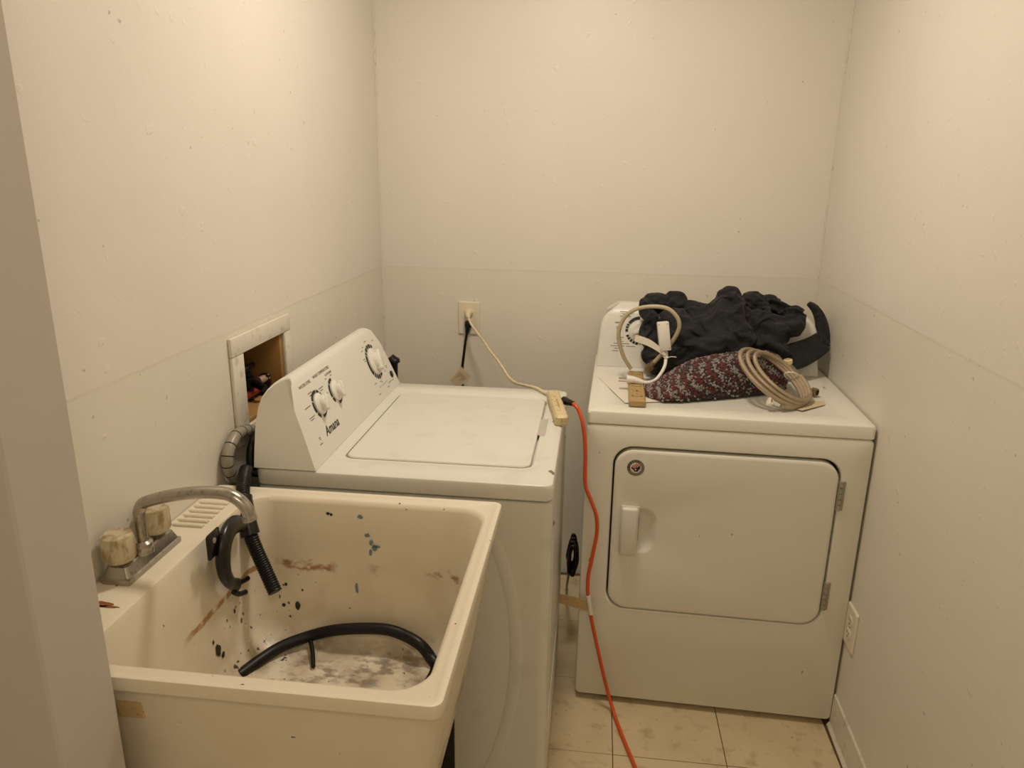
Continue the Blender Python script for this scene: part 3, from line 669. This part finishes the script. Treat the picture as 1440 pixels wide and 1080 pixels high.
pc = thing('power_cord', (.311, -.02, .99), 0, 'black power cord with paper tag hanging from the back wall outlet', 'cord')
g = G(); g.box((.308, -.030, .976), (.333, -.0092, 1.002), .005, 2); g.tube([(.3205, -.024, .985), (.318, -.026, .968), (.3165, -.027, .955)], lambda s: .011-.005*s, 12, 4); part('plug', g, 'blackplastic', pc, 40)
g = G(); g.tube([(.3165, -.027, .958), (.311, -.028, .926), (.305, -.030, .875), (.300, -.030, .829), (.299, -.03, .76), (.30, -.03, .50), (.30, -.05, .03)], .0048, 10, 6); part('cord', g, 'black', pc, 60)
g = G(); a = [(.297, .834), (.255, .780), (.288, .752), (.332, .800)]
g.add([(x, -.036, z) for x, z in a]+[(x, -.0352, z) for x, z in a], [(0, 1, 2, 3), (7, 6, 5, 4), (0, 4, 5, 1), (1, 5, 6, 2), (2, 6, 7, 3), (3, 7, 4, 0)])
tg = part('paper_tag', g, 'tag', pc, 0)
g = G()
for i in range(6):
    s_ = .2+i*.12; p0 = Vector((.297, -.0364, .834)).lerp(Vector((.255, -.0364, .780)), .25).lerp(Vector((.332, -.0364, .800)).lerp(Vector((.288, -.0364, .752)), .25), s_)
    d2 = (Vector((.255, 0, .780))-Vector((.297, 0, .834))).normalized(); e2 = Vector((.332-.297, 0, -.034)).normalized()
    L2 = .030-.008*(i % 3)
    g.add([p0, p0+d2*L2, p0+d2*L2+e2*.0016, p0+e2*.0016], [(0, 1, 2, 3)])
part('print', g, 'rust', tg, 0)

oc = thing('orange_cord', (.80, -.75, 0), 0, 'orange extension cord running from the washing machine top down past the dryer to the floor', 'cord')
g = G(); g.tube([(.701, -.672, .9215), (.712, -.688, .9235), (.727, -.703, .924)], lambda s: .0125-.0055*s, 12, 3); part('plug', g, 'blackplastic', oc, 50)
op = [(.724, -.700, .924), (.734, -.712, .921), (.744, -.722, .909), (.755, -.735, .881), (.762, -.741, .84), (.766, -.746, .794), (.769, -.75, .713), (.786, -.752, .667), (.803, -.752, .621), (.807, -.752, .567), (.797, -.752, .489), (.789, -.752, .421), (.795, -.754, .343), (.82, -.757, .229), (.848, -.760, .115), (.868, -.766, .045), (.886, -.80, .009), (.906, -.876, .0058), (.938, -.987, .0058), (.972, -1.09, .0058), (1.03, -1.25, .0058), (1.10, -1.45, .0058), (1.12, -1.8, .0058), (1.05, -2.4, .0058), (1.0, -3.2, .0058)]
g = G(); g.tube(op, .0054, 10, 6); part('cord', g, 'orange', oc, 60)
g = G(); g.tube([(.7915, -.7535, .372), (.796, -.754, .345), (.802, -.7545, .312)], .0066, 10, 3); part('label_wrap', g, 'paper', oc, 50)
g = G(); tp = [(.792, -.752), (.775, -.745), (.752, -.732), (.728, -.722), (.708, -.712)]
g.add([(x, y, .357-.003*i) for i, (x, y) in enumerate(tp)]+[(x, y, .318-.001*i) for i, (x, y) in enumerate(tp)]+[(x, y-.0008, .357-.003*i) for i, (x, y) in enumerate(tp)]+[(x, y-.0008, .318-.001*i) for i, (x, y) in enumerate(tp)],
      [(i, i+1, i+6, i+5) for i in range(4)]+[(i+10, i+15, i+16, i+11) for i in range(4)]+[(i, i+10, i+11, i+1) for i in range(4)]+[(i+5, i+6, i+16, i+15) for i in range(4)])
part('warning_tag', g, 'tanpaper', oc, 30)

hc = thing('cable_coil', (.742, -.50, 0), 0, 'black cable coil standing in the gap between washing machine and dryer', 'cable')
g = G(); pts = []
for i in range(7):
    o_x = .7390+.003*math.sin(i*2.1); yy = -.52+.013*i; k_ = .010+.003*math.sin(i*1.7)
    pts += [(o_x-k_, yy, .300+.006*(i % 3)), (o_x-k_-.001, yy+.002, .34), (o_x-.004, yy+.003, .392-.008*(i % 2)), (o_x+.006, yy+.005, .384), (o_x+k_+.001, yy+.007, .34), (o_x+.004, yy+.009, .288+.01*(i % 2))]
pts += [(.732, -.40, .26), (.720, -.25, .10), (.716, -.12, .006)]
g.tube(pts, .0048, 8, 5); part('cable', g, 'blackplastic', hc, 60)

# ---------------------------------------------------------------- things on the dryer (given in the dryer's frame, moved with MD)
def on_dryer(name, g, mat, label, cat, smooth=40, **kw):
    g.xf(MD); return tag(obj(name, g, mat, None, smooth, **kw), label, cat)
def dpart(name, g, mat, parent, smooth=40, **kw):
    root = parent
    while root.parent is not None: root = root.parent
    u, v, z = OFF[root.name]; g.xf(Matrix.Translation((-u, -v, -z))); o = obj(name, g, mat, None, smooth, **kw); o.parent = parent
    if name in TINY: o['kind'] = 'stuff'
    return o
OFF = {}
def dthing(name, u, v, z, label, cat):
    o = bpy.data.objects.new(name, None); COL.objects.link(o); o.empty_display_size = .05
    o.matrix_world = MD @ Matrix.Translation((u, v, z)); OFF[o.name] = (u, v, z); return tag(o, label, cat)

# paper sheet
zp = dz1+.0006
a = [(.018, .335), (.125, .345), (.205, .115), (.100, .082)]
g = G(); g.add([(u, v, zp) for u, v in a]+[(u, v, zp+.0009) for u, v in a], [(0, 1, 2, 3), (4, 7, 6, 5), (0, 4, 5, 1), (1, 5, 6, 2), (2, 6, 7, 3), (3, 7, 4, 0)])
on_dryer('paper_sheet', g, 'paper', 'flat white sheet of paper on the left front of the dryer top', 'paper', 0)
a = [(.556, .118), (.572, .096), (.650, .170), (.655, .200), (.600, .19)]
g = G(); n = len(a); g.add([(u, v, zp+.002*(i % 2)) for i, (u, v) in enumerate(a)]+[(u, v, zp+.0009+.002*(i % 2)) for i, (u, v) in enumerate(a)], [tuple(range(n))[::-1], tuple(range(n, 2*n))]+[(i, (i+1) % n, n+(i+1) % n, n+i) for i in range(n)])
on_dryer('paper_tag', g, 'tag', 'small tan paper tag under the coiled braided hose', 'paper', 0)
# tan block
b0 = dthing('plastic_block', .13, .20, dz1, 'tan embossed plastic block at the left front of the dryer top', 'block')
zb = dz1+.0018
bmx = frame((.1315, .205, zb), (1, .0, 0), (0, 1, 0))
g = G(); g.loft([rrect(-.0215, .0215, -.155, .150, .006, 0), rrect(-.023, .023, -.158, .153, .006, .004), rrect(-.023, .023, -.158, .153, .006, .016), rrect(-.019, .019, -.151, .147, .005, .020)]); g.xf(bmx); body = dpart('body', g, 'tan', b0, 30)
g = G()
for (y0, y1) in ((-.125, -.02), (.03, .11)):
    for a_, b_ in (((-.014, y0, .0195), (.014, y0+.006, .0212)), ((-.014, y1-.006, .0195), (.014, y1, .0212)), ((-.014, y0, .0195), (-.011, y1, .0212)), ((.011, y0, .0195), (.014, y1, .0212)), ((-.002, y0+.02, .0195), (.002, y1-.02, .0212)), ((-.008, (y0+y1)/2-.004, .0195), (.008, (y0+y1)/2+.004, .0212))):
        g.box(a_, b_, 0, 1, bmx)
dpart('embossing', g, 'tan', body, 0)

# CLOTH BEGIN
# crumpled clothes: loose closed sheets relaxed over their own padding, the dryer top and the console
def sheet(lumps, tubes, vox, off=0.):
    B = bmesh.new()
    for (u, v, z, a_, b_, c_) in lumps:
        bmesh.ops.create_icosphere(B, subdivisions=3, radius=1, matrix=Matrix.Translation((u, v, z)) @ Matrix.Diagonal((max(.008, a_-off), max(.008, b_-off), max(.008, c_-off), 1)))
    g = G(); g.bm(B)
    for pts, r, fl, up in tubes: g.tube(pts, (lambda s, r=r: max(.005, r-off)), 16, 6, flat=fl, up=up)
    me = bpy.data.meshes.new('sheet'); me.from_pydata(g.v, [], g.f); o = bpy.data.objects.new('sheet', me); COL.objects.link(o)
    bb = bmesh.new(); bb.from_mesh(me); bmesh.ops.recalc_face_normals(bb, faces=bb.faces); bb.to_mesh(me); bb.free()
    md = o.modifiers.new('r', 'REMESH'); md.mode = 'VOXEL'; md.voxel_size = vox
    md = o.modifiers.new('s', 'SMOOTH'); md.iterations = 3
    dg = bpy.context.evaluated_depsgraph_get(); m2 = bpy.data.meshes.new_from_object(o.evaluated_get(dg)); bpy.data.objects.remove(o)
    for v in m2.vertices: v.co.z = max(v.co.z, dz1+.003)
    o = bpy.data.objects.new('sheet', m2); COL.objects.link(o); return o
def collider(o, th):
    o.modifiers.new('c', 'COLLISION'); o.collision.thickness_outer = th; o.collision.thickness_inner = .02; o.collision.cloth_friction = 20; return o
def helper(g):
    me = bpy.data.meshes.new('helper'); me.from_pydata(g.v, [], g.f); bb = bmesh.new(); bb.from_mesh(me); bmesh.ops.recalc_face_normals(bb, faces=bb.faces); bmesh.ops.triangulate(bb, faces=bb.faces); bb.to_mesh(me); bb.free()
    o = bpy.data.objects.new('helper', me); COL.objects.link(o); return collider(o, .003)
g = G(); g.box((-.2, -.2, .8), (1, .7, dz1-.0005)); tmp = [helper(g)]
g = G(); g.loft([[(u, v, z) for v, z in prof] for u in (.01, .70)]); tmp.append(helper(g))
def garment(lumps, tubes, slack, frames, label, seed, post=None):
    lumps = [(u, v+.012, z, a_-.003, b_-.005, c_-.003) for u, v, z, a_, b_, c_ in lumps]; tubes = [([(u, v+.016, z-.004) for u, v, z in pts], r-.004, fl, up) for pts, r, fl, up in tubes]
    core = collider(sheet(lumps, tubes, .010, .010), .002); o = sheet(lumps, tubes, .0084)
    for v in o.data.vertices: v.co += Vector((noise.noise(v.co*26+Vector((seed, 0, 0))), noise.noise(v.co*26+Vector((9, seed, 0))), noise.noise(v.co*26+Vector((0, 9, seed)))))*.006
    cm = o.modifiers.new('cl', 'CLOTH'); st = cm.settings
    st.quality = 5; st.mass = .15; st.tension_stiffness = st.compression_stiffness = 20; st.shear_stiffness = 6; st.bending_stiffness = .10; st.shrink_min = st.shrink_max = -slack; st.air_damping = 3
    st.tension_damping = st.compression_damping = 10; st.effector_weights.gravity = .45
    cs = cm.collision_settings; cs.use_self_collision = True; cs.self_distance_min = .003; cs.collision_quality = 2; cs.distance_min = .003
    S.frame_start = 1
    for f_ in range(1, frames+1): S.frame_set(f_)
    dg = bpy.context.evaluated_depsgraph_get(); me = bpy.data.meshes.new_from_object(o.evaluated_get(dg))
    bpy.data.objects.remove(o); bpy.data.objects.remove(core); S.frame_set(1)
    me.name = 'black_garment'; me.transform(MD); o = obj('black_garment', me, 'cloth', None, 180, sub=1)
    return tag(o, label, 'clothes')
LA = [(.155, .455, 1.118, .024, .035, .040), (.176, .435, 1.06, .034, .03, .06), (.193, .42, 1.00, .040, .03, .065), (.220, .41, .955, .05, .04, .045), (.195, .50, 1.128, .045, .05, .030),
      (.258, .52, 1.118, .040, .05, .034), (.255, .43, 1.06, .060, .035, .07), (.300, .44, 1.02, .06, .04, .07), (.270, .40, .965, .075, .045, .05), (.325, .49, 1.095, .050, .06, .034), (.365, .45, 1.05, .06, .045, .07),
      (.400, .49, 1.105, .044, .055, .072), (.395, .44, 1.06, .054, .045, .09), (.45, .48, 1.085, .035, .05, .04), (.445, .43, 1.03, .040, .045, .07), (.37, .40, .985, .075, .04, .06), (.44, .41, .97, .05, .04, .05), (.33, .42, .94, .1, .03, .03)]
TA = [([(.150, .44, 1.143), (.165, .42, 1.08), (.185, .40, 1.0), (.220, .39, .93)], .020, .8, None), ([(.215, .42, 1.12), (.26, .395, 1.06), (.33, .38, 1.01), (.40, .375, .985), (.45, .38, .97)], .020, .8, None),
      ([(.390, .44, 1.165), (.41, .405, 1.10), (.425, .385, 1.04), (.43, .38, .98)], .028, .8, None), ([(.24, .40, 1.0), (.30, .375, .985), (.36, .375, .965)], .018, .8, None)]
garment(LA, TA, .30, 22, 'crumpled black garment heaped on the left of the dryer console behind the rug', 1.7)
LB = [(.500, .54, 1.112, .045, .055, .034), (.550, .55, 1.105, .05, .05, .034), (.595, .53, 1.096, .040, .05, .032), (.615, .48, 1.100, .030, .04, .042), (.50, .45, 1.07, .045, .035, .06), (.56, .45, 1.065, .06, .035, .055), (.605, .45, 1.075, .035, .03, .04),
      (.53, .42, 1.01, .060, .04, .05), (.505, .41, .965, .05, .04, .045), (.56, .42, .965, .05, .04, .045)]
TB = [([(.470, .41, 1.03), (.52, .385, 1.050), (.575, .39, 1.03), (.605, .41, 1.000)], .017, .9, None), ([(.63, .46, 1.12), (.60, .42, 1.09), (.54, .40, 1.075)], .018, .9, None), ([(.53, .50, 1.14), (.535, .42, 1.10)], .018, .9, None)]
gb = garment(LB, TB, .28, 22, 'crumpled black garment with one leg looped over the right end of the dryer console', 5.2)
for t_ in tmp: bpy.data.objects.remove(t_)
# the garment's loose leg: a flattened sleeve of cloth that runs right and loops back up
def leg(name, pts, w, th, seed):
    P = smoothpts(pts, 14); N = len(P); n = 28; vs = []; fs = []
    for i, p in enumerate(P):
        s_ = i/(N-1); T = (P[min(i+1, N-1)]-P[max(i-1, 0)]).normalized(); k_ = s_*(len(w)-1); j = min(int(k_), len(w)-2); ww = w[j]+(w[j+1]-w[j])*(k_-j)
        nb = Vector((0, -1, .35)); nb = (nb-T*nb.dot(T)).normalized(); wd = T.cross(nb)
        for q in range(n):
            a = 2*PI*q/n; b_ = p+wd*math.cos(a)*ww+nb*math.sin(a)*th*(1+.5*math.sin(a*2+seed))
            f1 = abs(noise.noise(Vector((s_*3.2+seed, math.cos(a)*ww*55, math.sin(a)*.6)))); f2 = abs(noise.noise(Vector((s_*11, math.cos(a)*ww*90+seed, 2+math.sin(a)))))
            vs.append(b_+nb*(.009*(f1**.6)+.004*f2-.005)*math.copysign(1, math.sin(a)))
    for i in range(N-1):
        for q in range(n): fs.append((i*n+q, i*n+(q+1) % n, (i+1)*n+(q+1) % n, (i+1)*n+q))
    fs += [tuple(range(n))[::-1], tuple((N-1)*n+q for q in range(n))]
    g = G(); g.add(vs, fs); g.xf(MD); o = obj(name, g, 'cloth', None, 180, sub=1); o.parent = gb
leg('trouser_leg', [(.500, .400, .985), (.56, .405, .982), (.62, .425, .992), (.675, .465, 1.008), (.712, .505, 1.022)], [.030, .040, .043, .038, .034], .014, 1.3)
leg('leg_end', [(.709, .500, 1.014), (.716, .530, 1.045), (.711, .555, 1.085), (.694, .570, 1.115), (.672, .575, 1.132)], [.028, .023, .019, .014, .007], .010, 4.1)
# CLOTH END
# tufted rug folded in front of the clothes
sec = [(.150, .165, .200, .009), (.175, .130, .235, .020), (.205, .106, .27, .034), (.25, .112, .31, .058), (.30, .135, .34, .080), (.355, .158, .36, .090), (.41, .185, .365, .098), (.465, .215, .365, .106), (.51, .240, .365, .104), (.545, .265, .362, .092), (.568, .290, .355, .070)]
def rugp(i, s_):
    i0 = min(int(i), len(sec)-2); f_ = i-i0; a_ = [sec[i0][k]*(1-f_)+sec[i0+1][k]*f_ for k in range(4)]
    an = PI*s_; cz = math.copysign(abs(math.sin(an))**.62, math.sin(an)); cx = -math.copysign(abs(math.cos(an))**.62, math.cos(an))
    return Vector((a_[0]+.004*math.sin(an*3), (a_[1]+a_[2])/2+(a_[2]-a_[1])/2*cx, dz1+.005+a_[3]*cz))
g = G(); NS = 24
g.loft([[rugp(i*.5, k/NS) for k in range(NS+1)] for i in range(2*len(sec)-1)])
rg = dthing('tufted_rug', .35, .24, dz1, 'folded nubby rug in dark red, grey and black yarn on the dryer top', 'rug'); rb_ = dpart('rug_body', g, 'tuft_dark', rg, 40)
g = G()
ico = bmesh.new(); bmesh.ops.create_icosphere(ico, subdivisions=1, radius=1); ico.verts.index_update(); iv = [v.co.copy() for v in ico.verts]; iff = [tuple(v.index for v in f.verts) for f in ico.faces]; ico.free()
rnd = random.Random(4)
NI, NK = 84, 46
for a_ in range(NI):
    for b_ in range(NK):
        i = (a_+rnd.random()*.8)/NI*(len(sec)-1.001); s_ = .0+.84*(b_+rnd.random()*.8)/NK
        p = rugp(i, s_); stripe = math.sin(p.x*150+p.z*190-p.y*60+rnd.gauss(0, .5))
        mi = 0 if stripe > .42 else (1 if stripe < -.2 else 2)
        if rnd.random() < .3: mi = rnd.choice((0, 1, 2, 3))
        ax = Vector((rnd.gauss(0, 1), rnd.gauss(0, 1), rnd.gauss(0, 1))).normalized(); R3 = ax.to_track_quat('Z', 'Y').to_matrix()
        sc_ = .0026+.0016*rnd.random()
        g.add([p+R3 @ Vector((v.x*sc_, v.y*sc_, v.z*sc_*1.7)) for v in iv], iff, mi)
tf = dpart('tufts', g, ['tuft_red', 'tuft_grey', 'tuft_dark', 'tuft_wine'], rg, 80); tf['kind'] = 'stuff'

# coiled braided hose
bh = dthing('braided_hose', .51, .2, dz1, 'coil of braided steel hose with end nuts leaning on the rug', 'hose')
cc = Vector((.490, .166, .984)); e1 = Vector((-.025, .079, .055)); e2 = Vector((-.094, -.034, .044))
pts = []; NT_ = 3.36
for i in range(int(NT_*24)+1):
    a = i/24*2*PI; k_ = i/24; s_ = 1-.07*k_
    p = cc+Vector((.014*k_, .004*k_, .001*k_))+(e1*math.cos(a+PI)+e2*math.sin(a+PI))*s_
    p.z = max(p.z, dz1+.0085); pts.append(p)
tail = [Vector((.565, .262, 1.000)), Vector((.590, .270, .975)), Vector((.612, .272, .948)), Vector((.630, .260, .929))]
g = G(); g.tube(pts, .0068, 10, 2); hs = dpart('hose', g, 'braid', bh, 60)
g = G(); g.tube(tail, .0066, 10, 5); dpart('hose_end', g, 'braid', bh, 60)
def nut(p, d, r=.0125, ln=.016):
    mm = Matrix.Translation(p) @ Vector(d).to_track_quat('Z', 'Y').to_matrix().to_4x4()
    g = G(); g.lathe([(r*.72, -.012), (r*.72, 0), (r, .002), (r, ln), (r*.7, ln+.002), (r*.7, ln-.006), (0, ln-.006)], 8, mm); return g
dpart('nut', nut(Vector((.634, .258, .9275)), (.6, -.7, .03)), 'braid', bh, 25)
dpart('nut', nut(Vector((.560, .262, 1.004)), (-.15, -.1, .9), .0125, .013), 'cream', bh, 25)
g = G(); mm = frame((.484, .086, .941), (.75, .25, -.2), (.05, .5, .6)); g.box((-.0065, -.0105, -.0085), (.0065, .0105, .0085), .002, 2, mm); slv = dpart('tag_sleeve', g, 'paper', bh, 30)
g = G(); g.box((-.002, -.005, .0085), (.002, .005, .009), 0, 1, mm); dpart('print', g, 'grey_print', slv, 0)
g = G(); g.tube([Vector((.545, .225, .985)), Vector((.560, .215, .992)), Vector((.580, .222, .985)), Vector((.592, .238, .968)), Vector((.580, .250, .958)), Vector((.556, .242, .968))], .0020, 8, 5, closed=True); dpart('zip_tie', g, 'whiteplastic', bh, 60)

# grey hose loop with brass fitting
gh = dthing('supply_hose', .16, .38, dz1, 'loop of grey hose with a brass fitting standing against the black clothes', 'hose')
gp = [(.118, .345, .9435), (.113, .345, .950), (.090, .340, .988), (.073, .336, 1.052), (.087, .332, 1.105), (.118, .327, 1.133), (.163, .322, 1.145), (.211, .318, 1.142), (.241, .314, 1.118), (.250, .313, 1.089), (.240, .315, 1.056), (.219, .320, 1.019), (.197, .328, .988), (.182, .336, .967)]
g = G(); g.tube(gp, .0062, 12, 6); dpart('hose', g, 'greyhose', gh, 60)
mm = Matrix.Translation((.181, .3365, .965)) @ Vector((-.45, .02, -.7)).to_track_quat('Z', 'Y').to_matrix().to_4x4()
g = G(); g.lathe([(.0085, -.012), (.0085, .004), (.0125, .005), (.0125, .017), (.010, .018), (.010, .028), (.0075, .028), (.0075, .022), (0, .022)], 8, mm); dpart('fitting', g, 'brass', gh, 25)

# white cord with inline box and plug
wc = dthing('white_cord', .19, .25, dz1, 'white power cord with an inline box and three-prong plug on the dryer top', 'cord')
mm = frame((.206, .294, 1.063), (.95, .1, .12), (-.15, .10, .98))
g = G(); g.box((-.0165, -.043, -.014), (.0165, .043, .014), .003, 2, mm); bxo = dpart('inline_box', g, 'whiteplastic', wc, 30)
g = G()
for x, y in ((-.012, .036), (.012, .036), (-.012, -.036), (.012, -.036)):
    g = G(); g.lathe([(.0014, .014), (.0014, .0144), (0, .0144)], 8, mm @ Matrix.Translation((x, y, 0))); dpart('screw', g, 'grey_print', bxo, 0)
g = G(); g.tube([(.214, .292, 1.024), (.217, .289, 1.008), (.2155, .278, .995), (.212, .250, .984), (.202, .222, .970), (.186, .203, .953), (.166, .203, .943), (.148, .208, .941)], .0050, 12, 6); dpart('cord', g, 'whiteplastic', wc, 60)
g = G(); g.tube([(.152, .207, .941), (.140, .209, .9435), (.122, .212, .9465), (.104, .214, .9465)], lambda s: .0065+.0065*s, 14, 4); pl = dpart('plug', g, 'whiteplastic', wc, 50)
for dy, dz_ in ((-.007, .003), (.006, .003), (0, -.006)):
    g = G(); g.box((.080, .2135+dy-.0028, .9465+dz_-.0008), (.106, .2135+dy+.0028, .9465+dz_+.0008)); dpart('prong', g, 'steel', pl, 0)
g = G(); rib = [(.214, .277, 1.010), (.202, .279, 1.018), (.188, .283, 1.029), (.165, .290, 1.041), (.140, .298, 1.048), (.122, .305, 1.051)]
w2 = [.004, .006, .009, .0105, .0105, .010]
R4 = smoothpts(rib, 3); n = len(R4); vs = []
for i, p in enumerate(R4):
    q = i/(n-1)*5; k_ = min(int(q), 4); ww = w2[k_]+(w2[k_+1]-w2[k_])*(q-k_); vs += [p+Vector((.1, 0, 1))*ww, p+Vector((.1, 0, 1))*ww+Vector((0, -.0008, 0)), p-Vector((.1, 0, 1))*ww+Vector((0, -.0008, 0)), p-Vector((.1, 0, 1))*ww]
fs = []
for i in range(n-1):
    for k_ in range(4): fs.append((i*4+k_, i*4+(k_+1) % 4, (i+1)*4+(k_+1) % 4, (i+1)*4+k_))
fs += [(0, 1, 2, 3), tuple((n-1)*4+k_ for k_ in range(4))]
g.add(vs, fs); dpart('paper_strip', g, 'paper', wc, 30)
g = G(); g.tube([(.208, .283, 1.004), (.214, .274, 1.001), (.2225, .281, 1.0), (.221, .290, 1.003), (.212, .291, 1.006)], .0016, 6, 4, closed=True); g.tube([(.221, .281, 1.002), (.232, .275, 1.006), (.245, .272, 1.006)], .0012, 6, 3); dpart('twist_tie', g, 'whiteplastic', wc, 60)
